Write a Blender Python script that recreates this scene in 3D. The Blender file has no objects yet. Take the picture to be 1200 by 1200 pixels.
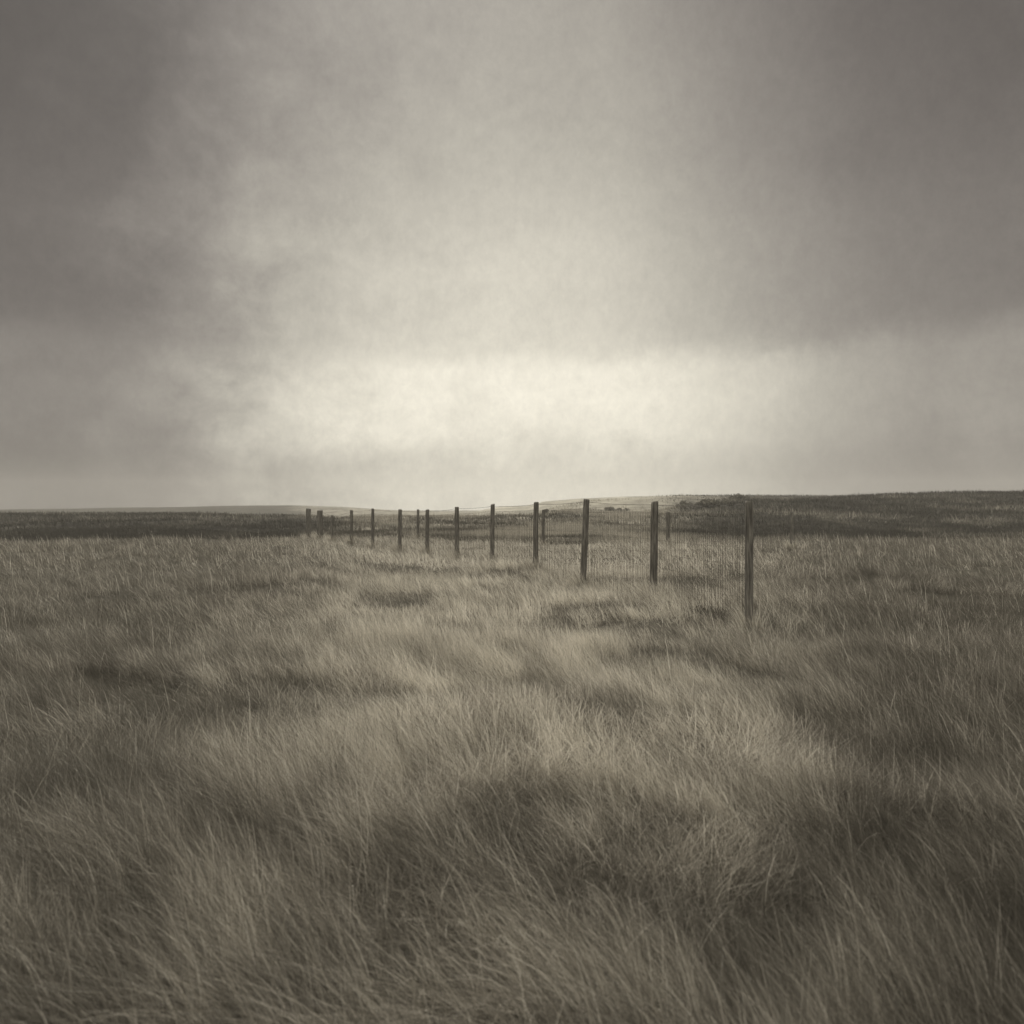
import bpy, math
import numpy as np
from math import radians as R

rng = np.random.default_rng(7)
C = bpy.context.scene.collection
F = 900.0            # photo pixels per unit tangent (photo 1200 px wide)
CX, HY = 600.0, 598.0
CAMZ = 1.5

# ------------------------------------------------------------------ noise
_tab = np.random.default_rng(3).random((256, 256))
def vnoise(x, y, s, ox=0.0, oy=0.0):
    x = np.asarray(x, float)/s + ox; y = np.asarray(y, float)/s + oy
    xi = np.floor(x).astype(int); yi = np.floor(y).astype(int)
    fx = x-xi; fy = y-yi
    fx = fx*fx*(3-2*fx); fy = fy*fy*(3-2*fy)
    a = _tab[xi & 255, yi & 255]; b = _tab[(xi+1) & 255, yi & 255]
    c = _tab[xi & 255, (yi+1) & 255]; d = _tab[(xi+1) & 255, (yi+1) & 255]
    return (a*(1-fx)+b*fx)*(1-fy)+(c*(1-fx)+d*fx)*fy
def fbm(x, y, s, o=0.0, n=4):
    v = 0; a = 0.5; t = 0
    for k in range(n):
        v = v + a*vnoise(x, y, s/(2**k), o+17.3*k, o*1.7+9.1*k); t += a; a *= 0.5
    return v/t
def sstep(a, b, x):
    t = np.clip((x-a)/(b-a), 0, 1); return t*t*(3-2*t)

# ------------------------------------------------------------------ terrain
def prof(pts):
    xs = np.array([(p[0]-CX)/F for p in pts]); ys = np.array([(HY-p[1])/F for p in pts])
    return lambda u: np.interp(u, xs, ys)
heath_crest = prof([(-600,602),(0,601),(186,600),(260,602),(330,604),(400,606),(450,607),(520,606),(560,608),(600,607),
                    (640,606),(660,602),(700,603),(740,603),(770,600),(800,594),(830,589),(870,584),(930,581),(1000,579),
                    (1200,577),(1800,585)])
front_dune = prof([(-600,640),(560,625),(630,600),(650,594),(668,590.5),(687,587.5),(735,583.5),(780,581),(850,580.5),(930,581),
                   (1100,584),(1800,600)])
back_dune = prof([(-600,600),(0,597),(186,594.5),(260,593),(340,592),(400,594),(450,597.5),(500,599.5),(548,600.5),(565,597.5),
                  (585,594),(600,593.5),(618,593),(637,587.5),(680,584.5),(730,582),(780,581),(900,581),(1200,588),(1800,600)])
def height(X, Y):
    X = np.asarray(X, float); Y = np.asarray(Y, float)
    Ys = np.maximum(Y, 8.0); u = np.clip(X/Ys, -1.4, 1.4)
    hum = (fbm(X, Y, 2.2, 1.0, 3)-0.5)*0.5*np.exp(-np.maximum(Y, 0)/60.0) + (fbm(X, Y, 14.0, 5.0, 3)-0.5)*0.35
    d = np.sqrt(X*X+Y*Y)
    hum = hum*sstep(0.3, 9.0, d)
    front = sstep(2, 10, Y)
    big = fbm(X, Y, 40.0, 8.0, 4)-0.5
    h1 = (CAMZ+heath_crest(u)*95.0)*sstep(42, 95, Y) + big*2.0*sstep(45, 80, Y)+(fbm(X, Y, 7.0, 15.0, 3)-.5)*1.0*sstep(40, 55, Y)*(1-sstep(85, 96, Y))
    D2 = 165.0; z2 = CAMZ+front_dune(u)*D2
    h2 = z2*sstep(105, D2, Y) - 25*sstep(D2, 330, Y)
    D3 = 290.0; z3 = CAMZ+back_dune(u)*D3
    h3 = z3*sstep(190, D3, Y) - 40*sstep(D3, 700, Y)
    h = np.where(Y < 95, h1, h1*(1-sstep(95, 150, Y)))
    h = np.where(Y > 105, np.maximum(h, h2), h)
    h = np.where(Y > 190, np.maximum(h, h3), h)
    h = h + (fbm(X, Y, 9.0, 12.0, 4)-0.5)*0.9*sstep(100, 130, Y)*(1-sstep(150, 164, Y))
    return hum*(1-sstep(300, 400, d)) + h*front

# ------------------------------------------------------------------ helpers
def new_mat(name):
    m = bpy.data.materials.new(name); m.use_nodes = True
    nt = m.node_tree; nt.nodes.clear()
    out = nt.nodes.new('ShaderNodeOutputMaterial')
    return m, nt, out
def N(nt, t, **kw):
    n = nt.nodes.new(t)
    for k, v in kw.items(): setattr(n, k, v)
    return n
def ramp(nt, stops, interp='LINEAR'):
    r = nt.nodes.new('ShaderNodeValToRGB'); e = r.color_ramp.elements
    r.color_ramp.interpolation = interp
    while len(e) < len(stops): e.new(0.5)
    for el, (p, c) in zip(e, stops):
        el.position = p; el.color = (c[0], c[1], c[2], 1)
    return r
def np_mesh(name, verts, faces_idx, loop_totals, mat, parent=None, smooth=False):
    me = bpy.data.meshes.new(name)
    nv = len(verts); nl = len(faces_idx); nf = len(loop_totals)
    me.vertices.add(nv); me.vertices.foreach_set('co', np.ascontiguousarray(verts, np.float32).ravel())
    me.loops.add(nl); me.loops.foreach_set('vertex_index', np.ascontiguousarray(faces_idx, np.int32))
    me.polygons.add(nf)
    st = np.concatenate([[0], np.cumsum(loop_totals)[:-1]]).astype(np.int32)
    me.polygons.foreach_set('loop_start', st)
    me.polygons.foreach_set('loop_total', np.ascontiguousarray(loop_totals, np.int32))
    if smooth: me.polygons.foreach_set('use_smooth', np.ones(nf, bool))
    me.update(calc_edges=True)
    me.materials.append(mat)
    o = bpy.data.objects.new(name, me); C.objects.link(o)
    if parent: o.parent = parent
    return o
def attr(o, name, vals):
    a = o.data.attributes.new(name, 'FLOAT', 'POINT'); a.data.foreach_set('value', np.ascontiguousarray(vals, np.float32))
def tag(o, label=None, cat=None, group=None, kind=None):
    if label: o['label'] = label
    if cat: o['category'] = cat
    if group: o['group'] = group
    if kind: o['kind'] = kind
    return o
class MB:
    def __init__(s): s.v = []; s.f = []
    def add(s, v, f):
        b = len(s.v); s.v += [tuple(p) for p in v]; s.f += [tuple(b+i for i in q) for q in f]
    def tube(s, a, b, r, n=4):
        a = np.array(a, float); b = np.array(b, float); d = b-a; d /= np.linalg.norm(d)
        t = np.array([0, 0, 1.0]) if abs(d[2]) < .9 else np.array([1.0, 0, 0])
        x = np.cross(d, t); x /= np.linalg.norm(x); y = np.cross(d, x)
        v = []
        for p in (a, b):
            for k in range(n):
                an = 2*math.pi*k/n; v.append(p+r*(math.cos(an)*x+math.sin(an)*y))
        f = [(k, (k+1) % n, n+(k+1) % n, n+k) for k in range(n)] + [tuple(range(n))[::-1], tuple(range(n, 2*n))]
        s.add(v, f)
    def build(s, name, mat, parent=None, smooth=False):
        fi = np.array([i for q in s.f for i in q]); lt = np.array([len(q) for q in s.f])
        return np_mesh(name, np.array(s.v), fi, lt, mat, parent, smooth)

# ------------------------------------------------------------------ materials
def ground_material():
    m, nt, out = new_mat('ground')
    L = nt.links.new
    b = N(nt, 'ShaderNodeBsdfPrincipled'); b.inputs['Roughness'].default_value = 1; b.inputs['Specular IOR Level'].default_value = 0.05
    geo = N(nt, 'ShaderNodeNewGeometry')
    n1 = N(nt, 'ShaderNodeTexNoise'); n1.inputs['Scale'].default_value = 1.3; n1.inputs['Detail'].default_value = 10; n1.inputs['Roughness'].default_value = .7
    L(geo.outputs['Position'], n1.inputs['Vector'])
    thatch = ramp(nt, [(0.3, (.045,.041,.034)), (0.7, (.14,.13,.108))]); L(n1.outputs['Fac'], thatch.inputs[0])
    n2 = N(nt, 'ShaderNodeTexNoise'); n2.inputs['Scale'].default_value = .35; n2.inputs['Detail'].default_value = 12; n2.inputs['Roughness'].default_value = .75
    L(geo.outputs['Position'], n2.inputs['Vector'])
    heath = ramp(nt, [(0.40, (.08,.075,.063)), (0.62, (.36,.337,.285))]); L(n2.outputs['Fac'], heath.inputs[0])
    n3 = N(nt, 'ShaderNodeTexNoise'); n3.inputs['Scale'].default_value = .12; n3.inputs['Detail'].default_value = 12; n3.inputs['Roughness'].default_value = .72
    L(geo.outputs['Position'], n3.inputs['Vector'])
    sand = ramp(nt, [(0.36, (.17,.16,.135)), (0.5, (.30,.285,.24)), (0.64, (.46,.435,.37))]); L(n3.outputs['Fac'], sand.inputs[0])
    a1 = N(nt, 'ShaderNodeAttribute', attribute_name='heath'); a2 = N(nt, 'ShaderNodeAttribute', attribute_name='sand')
    a3 = N(nt, 'ShaderNodeAttribute', attribute_name='vignette')
    vignette_r = ramp(nt, [(0.40, (.022,.02,.017)), (0.66, (.075,.069,.058))]); L(n2.outputs['Fac'], vignette_r.inputs[0])  # flank heath colour, with the edge fade painted in
    m0 = N(nt, 'ShaderNodeMix', data_type='RGBA'); L(a3.outputs['Fac'], m0.inputs['Factor']); L(heath.outputs[0], m0.inputs['A']); L(vignette_r.outputs[0], m0.inputs['B'])
    m1 = N(nt, 'ShaderNodeMix', data_type='RGBA'); L(a1.outputs['Fac'], m1.inputs['Factor']); L(thatch.outputs[0], m1.inputs['A']); L(m0.outputs['Result'], m1.inputs['B'])
    m2 = N(nt, 'ShaderNodeMix', data_type='RGBA'); L(a2.outputs['Fac'], m2.inputs['Factor']); L(m1.outputs['Result'], m2.inputs['A']); L(sand.outputs[0], m2.inputs['B'])
    L(m2.outputs['Result'], b.inputs['Base Color'])
    bp = N(nt, 'ShaderNodeBump'); bp.inputs['Strength'].default_value = .6; bp.inputs['Distance'].default_value = .3
    L(n2.outputs['Fac'], bp.inputs['Height']); L(bp.outputs[0], b.inputs['Normal'])
    L(b.outputs[0], out.inputs[0])
    return m
def blade_material(name, stops, transl=0.35):
    m, nt, out = new_mat(name); L = nt.links.new
    a = N(nt, 'ShaderNodeAttribute', attribute_name='tone')
    r = ramp(nt, stops); L(a.outputs['Fac'], r.inputs[0])
    d = N(nt, 'ShaderNodeBsdfDiffuse'); t = N(nt, 'ShaderNodeBsdfTranslucent'); g = N(nt, 'ShaderNodeBsdfGlossy')
    g.inputs['Roughness'].default_value = .45; g.inputs['Color'].default_value = (.8,.78,.7,1)
    L(r.outputs[0], d.inputs[0]); L(r.outputs[0], t.inputs[0])
    mx = N(nt, 'ShaderNodeMixShader'); mx.inputs[0].default_value = transl; L(d.outputs[0], mx.inputs[1]); L(t.outputs[0], mx.inputs[2])
    m2 = N(nt, 'ShaderNodeMixShader'); m2.inputs[0].default_value = .035; L(mx.outputs[0], m2.inputs[1]); L(g.outputs[0], m2.inputs[2])
    L(m2.outputs[0], out.inputs[0])
    return m
def wood_material():
    m, nt, out = new_mat('weathered_wood'); L = nt.links.new
    b = N(nt, 'ShaderNodeBsdfPrincipled'); b.inputs['Roughness'].default_value = .9; b.inputs['Specular IOR Level'].default_value = .1
    tc = N(nt, 'ShaderNodeTexCoord'); mp = N(nt, 'ShaderNodeMapping'); mp.inputs['Scale'].default_value = (30, 30, 2.2)
    n = N(nt, 'ShaderNodeTexNoise'); n.inputs['Scale'].default_value = 1.5; n.inputs['Detail'].default_value = 8; n.inputs['Roughness'].default_value = .65
    L(tc.outputs['Object'], mp.inputs[0]); L(mp.outputs[0], n.inputs['Vector'])
    r = ramp(nt, [(.3, (.05,.047,.043)), (.5, (.15,.141,.128)), (.7, (.32,.303,.275))]); L(n.outputs['Fac'], r.inputs[0])
    L(r.outputs[0], b.inputs['Base Color'])
    bp = N(nt, 'ShaderNodeBump'); bp.inputs['Strength'].default_value = .7; bp.inputs['Distance'].default_value = .01
    L(n.outputs['Fac'], bp.inputs['Height']); L(bp.outputs[0], b.inputs['Normal']); L(b.outputs[0], out.inputs[0])
    return m
def wire_material():
    m, nt, out = new_mat('rusty_wire'); L = nt.links.new
    b = N(nt, 'ShaderNodeBsdfPrincipled'); b.inputs['Roughness'].default_value = .7; b.inputs['Metallic'].default_value = .3
    n = N(nt, 'ShaderNodeTexNoise'); n.inputs['Scale'].default_value = 9
    r = ramp(nt, [(.35, (.035,.03,.025)), (.65, (.1,.09,.075))]); L(n.outputs['Fac'], r.inputs[0])
    L(r.outputs[0], b.inputs['Base Color']); L(b.outputs[0], out.inputs[0])
    return m
M_ground = ground_material()
M_blade = blade_material('pale_dry_grass', [(0, (.10,.092,.078)), (.3, (.27,.25,.215)), (.62, (.60,.562,.49)), (1, (.84,.80,.71))], .42)
M_heath = blade_material('dark_heath', [(0, (.05,.046,.04)), (.45, (.15,.14,.12)), (1, (.40,.375,.325))], .3)
M_leaf = blade_material('shrub_leaf', [(0, (.07,.066,.055)), (1, (.24,.226,.19))], .2)
M_wood = wood_material(); M_wire = wire_material()

# ------------------------------------------------------------------ ground sheet (polar, denser ahead)
def build_ground():
    a1 = np.linspace(-52, 52, 900); a2 = np.linspace(52, 308, 130)[1:-1]
    az = np.radians(np.concatenate([a1, a2])); na = len(az)
    r = np.concatenate([np.geomspace(0.35, 100, 330), np.linspace(101, 340, 200), np.geomspace(350, 6000, 30)]); nr = len(r)
    A, Rr = np.meshgrid(az, r, indexing='xy')
    X = Rr*np.sin(A); Y = Rr*np.cos(A); Z = height(X, Y)
    v = np.stack([X.ravel(), Y.ravel(), Z.ravel()], 1)
    v = np.vstack([v, [[0, 0, float(height(0, 0.0))]]])
    i, j = np.meshgrid(np.arange(nr-1), np.arange(na), indexing='ij'); j2 = (j+1) % na
    q = np.stack([i*na+j, i*na+j2, (i+1)*na+j2, (i+1)*na+j], -1)[..., ::-1].reshape(-1)
    k = np.arange(na); c = len(v)-1
    t = np.stack([np.full(na, c), (k+1) % na, k], 1).reshape(-1)[::1]
    o = np_mesh('ground', v, np.concatenate([q, t]), np.concatenate([np.full(len(q)//4, 4), np.full(na, 3)]), M_ground, smooth=True)
    x, y = v[:, 0], v[:, 1]; u = x/np.maximum(y, 5)
    attr(o, 'heath', heath_edge(x, y)); attr(o, 'vignette', heath_vignette(x, y))
    sd = sstep(118, 150, y+ (fbm(x, y, 30, 3.0)-.5)*60)
    sd = sd*(1-0.95*sstep(.16, .27, u+(fbm(x, y, 22, 6.0)-.5)*.12))*(0.1+0.9*sstep(-.2, -.02, u))
    sd = sd*(1-sstep(600, 900, y))
    attr(o, 'sand', sd)
    tag(o, kind='structure')
    return o
def heath_vignette(x, y):
    # dark heath on both flanks, deepened by a vignette painted into its colour
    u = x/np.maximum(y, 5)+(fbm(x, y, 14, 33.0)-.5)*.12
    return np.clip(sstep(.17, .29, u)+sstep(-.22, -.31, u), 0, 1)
def heath_edge(x, y):
    e = np.interp(x/np.maximum(y, 5), [-.6, -.27, -.12, 0, .1, .3, .6], [37, 39, 38, 34, 33, 36.5, 37])
    return sstep(-1.2, 1.2, y - e + (fbm(x, y, 3.0, 21.0)-.5)*5)
build_ground()

# ------------------------------------------------------------------ blades
def blades(px, py, L, W, th0, bend, dirx, diry, tone, rows, zoff=-0.02):
    """ribbon blades: rows+1 levels, last is a point"""
    n = len(px); base = np.stack([px, py, height(px, py)+zoff], 1)
    dl = np.sqrt(dirx**2+diry**2)+1e-6; dx = dirx/dl; dy = diry/dl
    phi = rng.random(n)*2*np.pi
    wx = np.cos(phi)*W/2; wy = np.sin(phi)*W/2
    pos = base.copy(); V = np.empty((n, 2*rows+1, 3))
    for k in range(rows+1):
        t = k/rows
        taper = (1-t)**0.55 if k < rows else 0
        if k < rows:
            V[:, 2*k, 0] = pos[:, 0]-wx*taper; V[:, 2*k, 1] = pos[:, 1]-wy*taper; V[:, 2*k, 2] = pos[:, 2]
            V[:, 2*k+1, 0] = pos[:, 0]+wx*taper; V[:, 2*k+1, 1] = pos[:, 1]+wy*taper; V[:, 2*k+1, 2] = pos[:, 2]
        else:
            V[:, 2*rows] = pos
        th = th0+bend*(k+.5)/rows
        s = np.sin(th)*L/rows; c = np.cos(th)*L/rows
        pos = pos+np.stack([s*dx, s*dy, c], 1)
    pv = 2*rows+1
    idx = []
    for k in range(rows-1): idx += [2*k, 2*k+1, 2*k+3, 2*k+2]
    idx += [2*rows-2, 2*rows-1, 2*rows]
    lt = [4]*(rows-1)+[3]
    idx = (np.arange(n)[:, None]*pv+np.array(idx)[None]).ravel()
    return V.reshape(-1, 3), idx, np.tile(lt, n), np.repeat(tone, pv)
def join(parts):
    vs, fs, ls, ts = [], [], [], []; b = 0
    for v, f, l, t in parts:
        vs.append(v); fs.append(f+b); ls.append(l); ts.append(t); b += len(v)
    return np.vstack(vs), np.concatenate(fs), np.concatenate(ls), np.concatenate(ts)
def wedge(n, y0, y1, umax=.82, bias=1.0):
    """uniform over the ground area of a wedge in front of the camera"""
    y = np.sqrt(y0*y0+(y1*y1-y0*y0)*rng.random(n)); u = (rng.random(n)*2-1)*umax
    return u*(y+.8), y
def cover(px, py):
    return fbm(px, py, 1.9, 31.0, 3)
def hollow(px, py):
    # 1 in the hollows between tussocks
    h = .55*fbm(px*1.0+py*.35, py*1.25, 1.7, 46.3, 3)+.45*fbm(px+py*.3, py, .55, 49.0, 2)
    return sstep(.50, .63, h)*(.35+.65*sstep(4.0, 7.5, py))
def grass_vignette(px, py):
    # painted vignette: grass tone darkened towards the sides and the foreground
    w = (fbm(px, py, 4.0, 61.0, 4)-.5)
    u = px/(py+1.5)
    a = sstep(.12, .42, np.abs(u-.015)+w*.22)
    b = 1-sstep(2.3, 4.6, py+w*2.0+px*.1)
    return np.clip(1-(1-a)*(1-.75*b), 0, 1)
def field(px, py, L0, W0, rows, dens=1.0):
    n = len(px)
    hol = hollow(px, py); vig = grass_vignette(px, py)
    keep = rng.random(n) > .45*hol
    px, py, hol, vig = px[keep], py[keep], hol[keep], vig[keep]; n = len(px)
    # pull roots into tussocks
    cell = .16
    cx = (np.floor(px/cell)+.5)*cell; cy = (np.floor(py/cell)+.5)*cell
    jx = vnoise(cx*37.1, cy*11.3, 1.0)-.5; jy = vnoise(cx*13.7, cy*29.9, 1.0)-.5
    pull = .45*rng.random(n)
    px = px+(cx+jx*cell-px)*pull; py = py+(cy+jy*cell-py)*pull
    a = np.pi + (fbm(px, py, 2.2, 71.0, 3)-.5)*4.4 + (fbm(px, py, .45, 74.0, 2)-.5)*3.2 + rng.normal(0, .7, n) + .35
    L = L0*(.55+.75*rng.random(n))*(1-.45*hol)*(.8+.5*fbm(px, py, .8, 81.0, 2))
    W = W0*(.6+.8*rng.random(n))
    th0 = np.clip(.28+.5*(fbm(px, py, 1.3, 91.0, 3)-.35)*1.6+rng.normal(0, .28, n), -.3, 1.2)
    bend = np.clip(.75+.6*(fbm(px, py, 1.1, 95.0)-.4)+rng.normal(0, .35, n), .05, 1.9)
    th0 = np.minimum(th0, .95); bend = np.minimum(bend, 1.5-th0)
    tuft = vnoise(px, py, .23, 7.7, 3.3)
    tone = np.clip(.55+.5*(tuft-.5)+rng.normal(0, .28, n)-.34*hol-.50*vig, 0, 1)  # edge darkening is put into the blade tone
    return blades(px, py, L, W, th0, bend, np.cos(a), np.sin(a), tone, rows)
parts = []
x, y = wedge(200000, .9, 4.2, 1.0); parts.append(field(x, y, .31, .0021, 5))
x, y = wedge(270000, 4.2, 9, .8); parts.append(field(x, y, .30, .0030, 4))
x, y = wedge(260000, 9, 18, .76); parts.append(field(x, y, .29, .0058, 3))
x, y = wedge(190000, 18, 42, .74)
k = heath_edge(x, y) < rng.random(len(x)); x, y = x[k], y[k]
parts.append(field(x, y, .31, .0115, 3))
# tall seed stalks standing above the sward
x, y = wedge(1500, 4, 34, .74); n = len(x)
k = heath_edge(x, y) < .5; x, y = x[k], y[k]; n = len(x)
parts.append(blades(x, y, .42+.2*rng.random(n), .0025+.00022*y, rng.normal(.08, .12, n), .15+.4*rng.random(n), -np.ones(n), rng.normal(0, .5, n), np.clip(.8+rng.normal(0, .15, n), 0, 1), 3))
near = [(878, 587, 10.0, .5, .052, 'post', 'nearest and largest post, standing dark at the right end'),
        (767.5, 588, 12.4, 3.2, .058, 'post', 'tall straight post beside a short far one'),
        (687.5, 585, 14.8, 5.6, .057, 'post', 'post leaning to the right, its top above the skyline'),
        (628.5, 588.5, 17.2, 1.8, .056, 'post', None),
        (577.5, 591, 19.6, 1, .053, 'post', None),
        (535.5, 594, 22.0, .6, .060, 'post', None),
        (501, 597.5, 24.2, .8, .058, 'post', None),
        (469, 597, 26.2, 1, .062, 'post', None),
        (437, 596, 28.6, .4, .055, 'post', None),
        (412, 598, 31.5, .3, .062, 'post', None),
        (389.5, 604, 34.5, 0, .055, 'post', 'shortest thin post of the far left end'),
        (375, 598, 36.5, 0, .13, 'strainer_post', 'thick post, second from the far left'),
        (361.5, 596, 38.5, 0, .12, 'strainer_post', 'thick post at the far left end')]
far = [(928, 600, 28.5, .3, .055, 'post', None), (783, 600, 30, .2, .066, 'post', 'short post right of the tall straight post'),
       (637, 597.5, 32.5, 1, .060, 'post', 'short post just right of a taller near one'),
       (490, 597, 37, .4, .060, 'post', 'thin short post between two near ones')]
for (qx, qy, D, ln, rr, nm, lb) in near+far:
    m = 420; fx = (qx-ln-CX)/F*D
    an = rng.random(m)*2*np.pi; ra = rr*.9+.16*rng.random(m)**1.5
    x = fx+np.cos(an)*ra; y = D+np.sin(an)*ra
    parts.append(blades(x, y, .26+.3*rng.random(m), (.0022+.00026*D)*(.6+.8*rng.random(m)), np.clip(rng.normal(.25, .2, m), 0, .8), .3+.7*rng.random(m), np.cos(an)*.6-.5, np.sin(an)*.6, np.clip(rng.normal(.5, .28, m), 0, 1), 3))
v, f, l, t = join(parts)
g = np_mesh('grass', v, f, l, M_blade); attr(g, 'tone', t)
tag(g, 'pale dry windblown grass covering the field up to the far fence', 'grass', kind='stuff')

# ------------------------------------------------------------------ heath beyond the far fence
def heath_blades():
    ps = []
    for (n, y0, y1, L, W) in ((90000, 32, 55, .42, .03), (70000, 55, 100, .55, .06), (34000, 100, 168, .6, .1)):
        x, y = wedge(n, y0, y1, .74)
        he = heath_edge(x, y)
        u = x/y
        keep = he > rng.random(n)
        if y0 >= 100:
            keep &= (rng.random(n) < sstep(.12, .3, u+(fbm(x, y, 20, 5.)-.5)*.3)+sstep(.50, .60, fbm(x, y, 9, 15.))*.9+sstep(-.2, -.36, u))
        x, y = x[keep], y[keep]; m = len(x)
        cl = fbm(x, y, 3.2, 111.0, 4); big = fbm(x, y, 11.0, 117.0, 3)
        l = L*(.35+1.5*np.clip(cl-.3, 0, 1)*rng.random(m)+.4*rng.random(m))
        tone = np.clip((.80-.98*heath_vignette(x, y))+2.2*(cl-.5)+2.4*(big-.5)+rng.normal(0, .18, m), 0, 1)  # flanks also carry the painted edge fade
        a = rng.random(m)*2*np.pi
        ps.append(blades(x, y, l, W*(.5+rng.random(m)), rng.random(m)*.8, rng.random(m)*.8, np.cos(a)-.4, np.sin(a), tone, 2))
    return join(ps)
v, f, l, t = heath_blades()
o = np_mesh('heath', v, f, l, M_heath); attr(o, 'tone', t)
tag(o, 'dark rough heath and tussocks rising beyond the far fence', 'heath', kind='stuff')

# ------------------------------------------------------------------ shrubs on the banks
def shrub(px_x, Y, w, h, label):
    X = (px_x-CX)/F*Y; z = float(height(X, Y))
    root = bpy.data.objects.new('shrub', None); C.objects.link(root); root.location = (X, Y, z-.1)
    tag(root, label, 'shrub', 'shrubs on the banks beyond the fences')
    n = 2400
    nb = 16; cb = np.stack([rng.normal(0, .36, nb)*w, rng.normal(0, .3, nb)*w, (.1+.65*rng.random(nb)**1.4)*h], 1)
    k = rng.integers(0, nb, n); d = rng.normal(0, 1, (n, 3)); d /= np.linalg.norm(d, axis=1)[:, None]
    rr = rng.random(n)**.4
    c = cb[k]+d*rr[:, None]*np.array([w*.17, w*.17, h*.30]); c[:, 2] = np.abs(c[:, 2])
    s = .05+.06*rng.random(n)
    e1 = rng.normal(0, 1, (n, 3)); e1 /= np.linalg.norm(e1, axis=1)[:, None]
    e2 = np.cross(e1, rng.normal(0, 1, (n, 3))); e2 /= np.linalg.norm(e2, axis=1)[:, None]
    v = np.stack([c-e1*s[:, None]*1.5, c+e2*s[:, None]*.6, c+e1*s[:, None]*1.5, c-e2*s[:, None]*.6], 1).reshape(-1, 3)
    o = np_mesh('foliage', v, np.arange(4*n), np.full(n, 4), M_leaf, root)
    attr(o, 'tone', np.repeat(rng.random(n), 4))
    b = MB()
    for q in range(nb):
        b.tube((0, 0, 0), cb[q], .025, 5)
    b.build('branches', M_wood, root)
for a in [(721, 128, 3.0, 1.0, 'small dark shrub on the pale dune right of the leaning post'),
          (652, 98, 2.4, .9, 'dark shrub on the crest just right of the short far post'),
          (806, 84, 2.2, .9, 'dark shrub on the bank beside the short post right of the tall straight post'),
          (838, 74, 2.6, .8, 'rounded dark shrub halfway down the right bank'),
          (866, 92, 2.8, 1.0, 'dark shrub on the right bank close behind the nearest post')]:
    shrub(*a)

# ------------------------------------------------------------------ fences
def post_mesh(b, base, top, r, sides=14):
    base = np.array(base, float); top = np.array(top, float); d = top-base
    levels = [0, .15, .3, .45, .6, .75, .88, .965, .985, 1.0]
    ph = rng.random()*6.28
    wob = .05+.03*rng.random(sides)*rng.choice([-1, 1], sides)
    v = []
    for t in levels:
        rr = r*(1.04-.06*t)*(1 if t < .97 else (.985 if t < .99 else .93))
        for k in range(sides):
            an = 2*math.pi*k/sides+ph
            q = rr*(1+wob[k]*.6+.03*math.sin(3*an+5*t))
            v.append((base[0]+d[0]*t+q*math.cos(an), base[1]+d[1]*t+q*math.sin(an), base[2]+d[2]*t))
    sa, sb = rng.normal(0, .12), rng.normal(0, .12)
    for q in range(len(v)-3*sides, len(v)):
        v[q] = (v[q][0], v[q][1], v[q][2]+sa*(v[q][0]-top[0])+sb*(v[q][1]-top[1]))
    f = []
    for i in range(len(levels)-1):
        for k in range(sides):
            f.append((i*sides+k, i*sides+(k+1) % sides, (i+1)*sides+(k+1) % sides, (i+1)*sides+k))
    f.append(tuple((len(levels)-1)*sides+k for k in range(sides))); f.append(tuple(range(sides))[::-1])
    b.add(v, f)
def fence(name, label, cat, posts, net_drop, rw, hspace, vspace, skip=()):
    """posts: (top px x, top px y, distance, lean px, radius, part name, part label)"""
    X0, Y0 = (posts[0][0]-CX)/F*posts[0][2], posts[0][2]
    root = bpy.data.objects.new(name, None); C.objects.link(root)
    root.location = (X0, Y0, float(height(X0, Y0))); bpy.context.view_layer.update()
    ro = np.array(root.location)
    tag(root, label, cat)
    P = []
    for (x, y, D, lean, r, nm, lb) in posts:
        tx = (x-CX)/F*D; tz = CAMZ+(HY-y)/F*D
        bx = (x-lean-CX)/F*D; bz = float(height(bx, D))-.3
        b = MB(); post_mesh(b, np.array((bx, D, bz))-ro, np.array((tx, D, tz))-ro, r)
        o = b.build(nm, M_wood, root)
        if lb: o['label'] = lb
        P.append((bx, tx, D, tz, r))
    for i in range(len(P)-1):
        if i in skip: continue
        (bx0, tx0, D0, z0, r0), (bx1, tx1, D1, z1, r1) = P[i], P[i+1]
        L = math.hypot(tx1-tx0, D1-D0)
        ox, oy = 0.0, max(r0, r1)+.004
        m = max(2, int(L/vspace)); b = MB()
        def pt(t, hz):  # hz = drop under the post top
            x = tx0+(tx1-tx0)*t; yy = D0+(D1-D0)*t+oy
            z = z0+(z1-z0)*t-hz-.02*math.sin(math.pi*t)
            return np.array((x+ox, yy, z))-ro
        for k in range(m+1):
            t = (k+.2*rng.random())/(m+.2)
            g0 = float(height(pt(t, 0)[0]+ro[0], pt(t, 0)[1]+ro[1]))
            top = pt(t, net_drop); bot = top.copy(); bot[2] = g0+.03-ro[2]
            b.tube(bot+np.array([rng.normal(0, .006), 0, 0]), top, rw, 3)
        hz = net_drop; seg = 8
        while hz < 1.35:
            for s in range(seg): b.tube(pt(s/seg, hz), pt((s+1)/seg, hz), rw*.5, 3)
            hz += hspace
        b.build('wire_netting', M_wire, root)
        b = MB()
        for s in range(seg): b.tube(pt(s/seg, .05), pt((s+1)/seg, .05), rw*1.25, 4)
        b.build('top_wire', M_wire, root)
    return root
fence('netting_fence', 'wire netting fence on round wooden posts running from near right to far left', 'fence', near, .17, .0027, .22, .055, skip=(11,))
fence('field_fence', 'lower and more distant netting fence on thin posts along the edge of the dark heath', 'fence', far, .12, .003, .25, .09)

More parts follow.
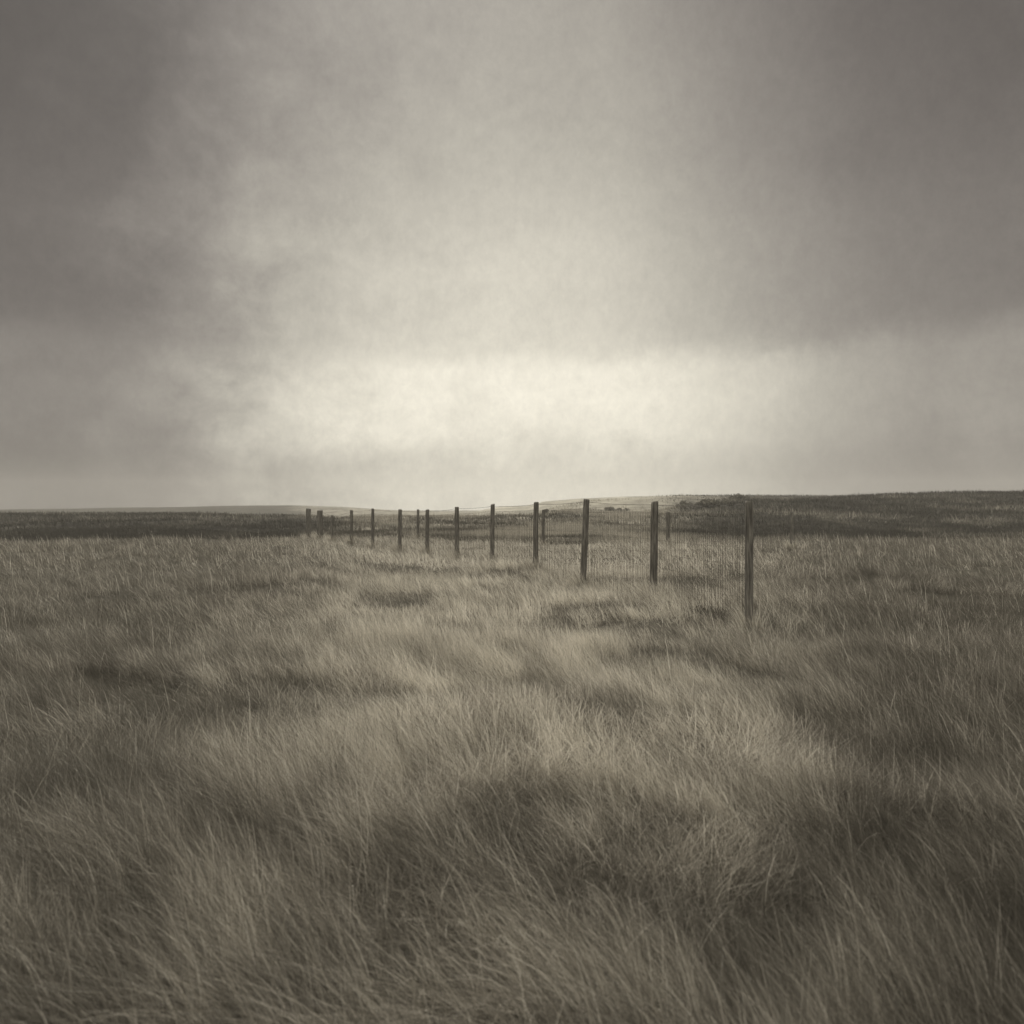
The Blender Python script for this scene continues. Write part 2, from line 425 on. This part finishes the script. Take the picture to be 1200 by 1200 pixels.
# ------------------------------------------------------------------ sky
SUN_AZ, SUN_EL = R(-14), R(46)       # azimuth from +Y towards +X
w = bpy.data.worlds.new('World'); bpy.context.scene.world = w; w.use_nodes = True
nt = w.node_tree; nt.nodes.clear(); L = nt.links.new
out = N(nt, 'ShaderNodeOutputWorld'); bg = N(nt, 'ShaderNodeBackground'); bg.inputs[1].default_value = .1
sky = N(nt, 'ShaderNodeTexSky'); sky.sky_type = 'NISHITA'; sky.sun_disc = False
sky.sun_elevation = SUN_EL; sky.sun_rotation = SUN_AZ; sky.dust_density = 5; sky.air_density = 1.5
bw = N(nt, 'ShaderNodeRGBToBW'); L(sky.outputs[0], bw.inputs[0])
tc = N(nt, 'ShaderNodeTexCoord'); nrm = N(nt, 'ShaderNodeVectorMath', operation='NORMALIZE'); L(tc.outputs['Generated'], nrm.inputs[0])
def math_(op, a, b=None, c=None, clamp=False):
    n = N(nt, 'ShaderNodeMath', operation=op); n.use_clamp = clamp
    for i, q in enumerate((a, b, c)):
        if q is None: continue
        if isinstance(q, (int, float)): n.inputs[i].default_value = q
        else: L(q, n.inputs[i])
    return n.outputs[0]
def noise(scale, detail, rough, stretch=(1, 1, 1), dist=0.0, loc=(0, 0, 0)):
    mp = N(nt, 'ShaderNodeMapping'); mp.inputs['Scale'].default_value = stretch; mp.inputs['Location'].default_value = loc
    L(nrm.outputs[0], mp.inputs[0])
    n = N(nt, 'ShaderNodeTexNoise'); n.inputs['Scale'].default_value = scale; n.inputs['Detail'].default_value = detail
    n.inputs['Roughness'].default_value = rough; n.inputs['Distortion'].default_value = dist
    L(mp.outputs[0], n.inputs['Vector'])
    return math_('SUBTRACT', n.outputs['Fac'], .5)
sp = N(nt, 'ShaderNodeSeparateXYZ'); L(nrm.outputs[0], sp.inputs[0])
el = math_('MULTIPLY', math_('ARCSINE', sp.outputs['Z']), 180/math.pi)
az = math_('MULTIPLY', math_('ARCTAN2', sp.outputs['X'], sp.outputs['Y']), 180/math.pi)
nb = noise(2.4, 5, .5, (1, 1, 3.0), .2); ns = noise(11, 9, .66, (1, 1, 1.25), .25, (3, 1, 5)); nf = noise(75, 6, .8, (1, 1, .7), 0, (1, 7, 2))
el2 = math_('ADD', el, math_('ADD', math_('MULTIPLY', nb, 4.5), math_('MULTIPLY', ns, 3.0)))
az2 = math_('ADD', az, math_('ADD', math_('MULTIPLY', nb, 7.0), math_('MULTIPLY', ns, 9.0)))
def lut(v, lo, hi, pts):
    t = math_('DIVIDE', math_('SUBTRACT', v, lo), hi-lo, clamp=True)
    r = ramp(nt, [((p-lo)/(hi-lo), (q, q, q)) for p, q in pts]); L(t, r.inputs[0])
    s = N(nt, 'ShaderNodeSeparateColor'); L(r.outputs[0], s.inputs[0]); return s.outputs[0]
Gb = lut(az2, -180, 180, [(-180,1.1),(-90,1),(-55,.5),(-40,.22),(-29,.24),(-24.5,.30),(-21,.40),(-17,.62),(-10,.90),(0,1.0),(8,.97),(13,.84),(18,.66),(22,.48),(28,.34),(42,.34),(55,.5),(90,1),(180,1.1)])
inb = lut(el2, -2, 90, [(-2,1),(10,1),(12.5,0),(90,0)])
B = lut(el2, -2, 90, [(-2,.80),(1.2,.84),(2.7,.76),(4,.80),(5.5,.92),(8,.97),(10.3,.93),(12,.74),(14,.69),(19,.63),(24,.49),(29,.42),(34,.36),(45,.6),(60,1.0),(90,1.1)])
Gu = lut(az2, -180, 180, [(-180,1.1),(-90,1),(-55,.5),(-40,.2),(-32,.20),(-27,.24),(-22,.40),(-16,.68),(-9,.88),(0,1.0),(7,.95),(13,.72),(18,.54),(25,.35),(32,.28),(42,.36),(55,.5),(90,1),(180,1.1)])
G = math_('ADD', Gu, math_('MULTIPLY', inb, math_('SUBTRACT', Gb, Gu)))
mod = math_('ADD', 1.0, math_('ADD', math_('MULTIPLY', nb, .28), math_('ADD', math_('MULTIPLY', ns, .38), math_('MULTIPLY', nf, .40))))
V = math_('MULTIPLY', math_('MULTIPLY', B, G), mod)
cr = ramp(nt, [(0, (1.0,.865,.82)), (.2, (1.0,.905,.82)), (.45, (1.0,.94,.81)), (.75, (1.0,.945,.80))]); L(V, cr.inputs[0])
sc = N(nt, 'ShaderNodeVectorMath', operation='SCALE'); L(cr.outputs[0], sc.inputs[0]); L(math_('MULTIPLY', V, 9.6), sc.inputs['Scale'])
sk = N(nt, 'ShaderNodeVectorMath', operation='SCALE'); sk.inputs[0].default_value = (1,.96,.88); L(math_('MULTIPLY', bw.outputs[0], .03), sk.inputs['Scale'])
ad = N(nt, 'ShaderNodeVectorMath', operation='ADD'); L(sc.outputs[0], ad.inputs[0]); L(sk.outputs[0], ad.inputs[1])
L(ad.outputs[0], bg.inputs[0]); L(bg.outputs[0], out.inputs[0])

# ------------------------------------------------------------------ damp coastal air
b = MB()
x0, x1, y0, y1, z0, z1 = -420, 420, -30, 480, -90, 20
b.add([(x0,y0,z0),(x1,y0,z0),(x1,y1,z0),(x0,y1,z0),(x0,y0,z1),(x1,y0,z1),(x1,y1,z1),(x0,y1,z1)],
      [(0,3,2,1),(4,5,6,7),(0,1,5,4),(1,2,6,5),(2,3,7,6),(3,0,4,7)])
m, hnt, hout = new_mat('haze')
pv = hnt.nodes.new('ShaderNodeVolumePrincipled'); pv.inputs['Color'].default_value = (.97, .95, .9, 1); pv.inputs['Density'].default_value = .0009
hnt.links.new(pv.outputs[0], hout.inputs['Volume'])
tag(b.build('haze', m), kind='stuff')

sl = bpy.data.lights.new('sun', 'SUN'); sl.energy = 4.0; sl.angle = R(15); sl.color = (1, .95, .85)
so = bpy.data.objects.new('sun', sl); C.objects.link(so)
from mathutils import Vector
dirv = Vector((math.sin(SUN_AZ)*math.cos(SUN_EL), math.cos(SUN_AZ)*math.cos(SUN_EL), math.sin(SUN_EL)))
so.rotation_euler = dirv.to_track_quat('Z', 'Y').to_euler(); so.location = (0, 0, 30)

# ------------------------------------------------------------------ camera
cd = bpy.data.cameras.new('camera'); cam = bpy.data.objects.new('camera', cd); C.objects.link(cam)
cam.location = (0, 0, CAMZ); cam.rotation_euler = (R(90), 0, 0)
cd.lens = 27.0; cd.sensor_width = 36; cd.shift_y = -(600-HY)/1200.0
cd.clip_end = 10000; cd.clip_start = .05
cd.dof.use_dof = True; cd.dof.focus_distance = 13; cd.dof.aperture_fstop = 2.6
S = bpy.context.scene; S.camera = cam
S.view_settings.view_transform = 'Standard'; S.view_settings.look = 'None'; S.view_settings.exposure = 0; S.view_settings.gamma = 1
S.cycles.max_bounces = 6
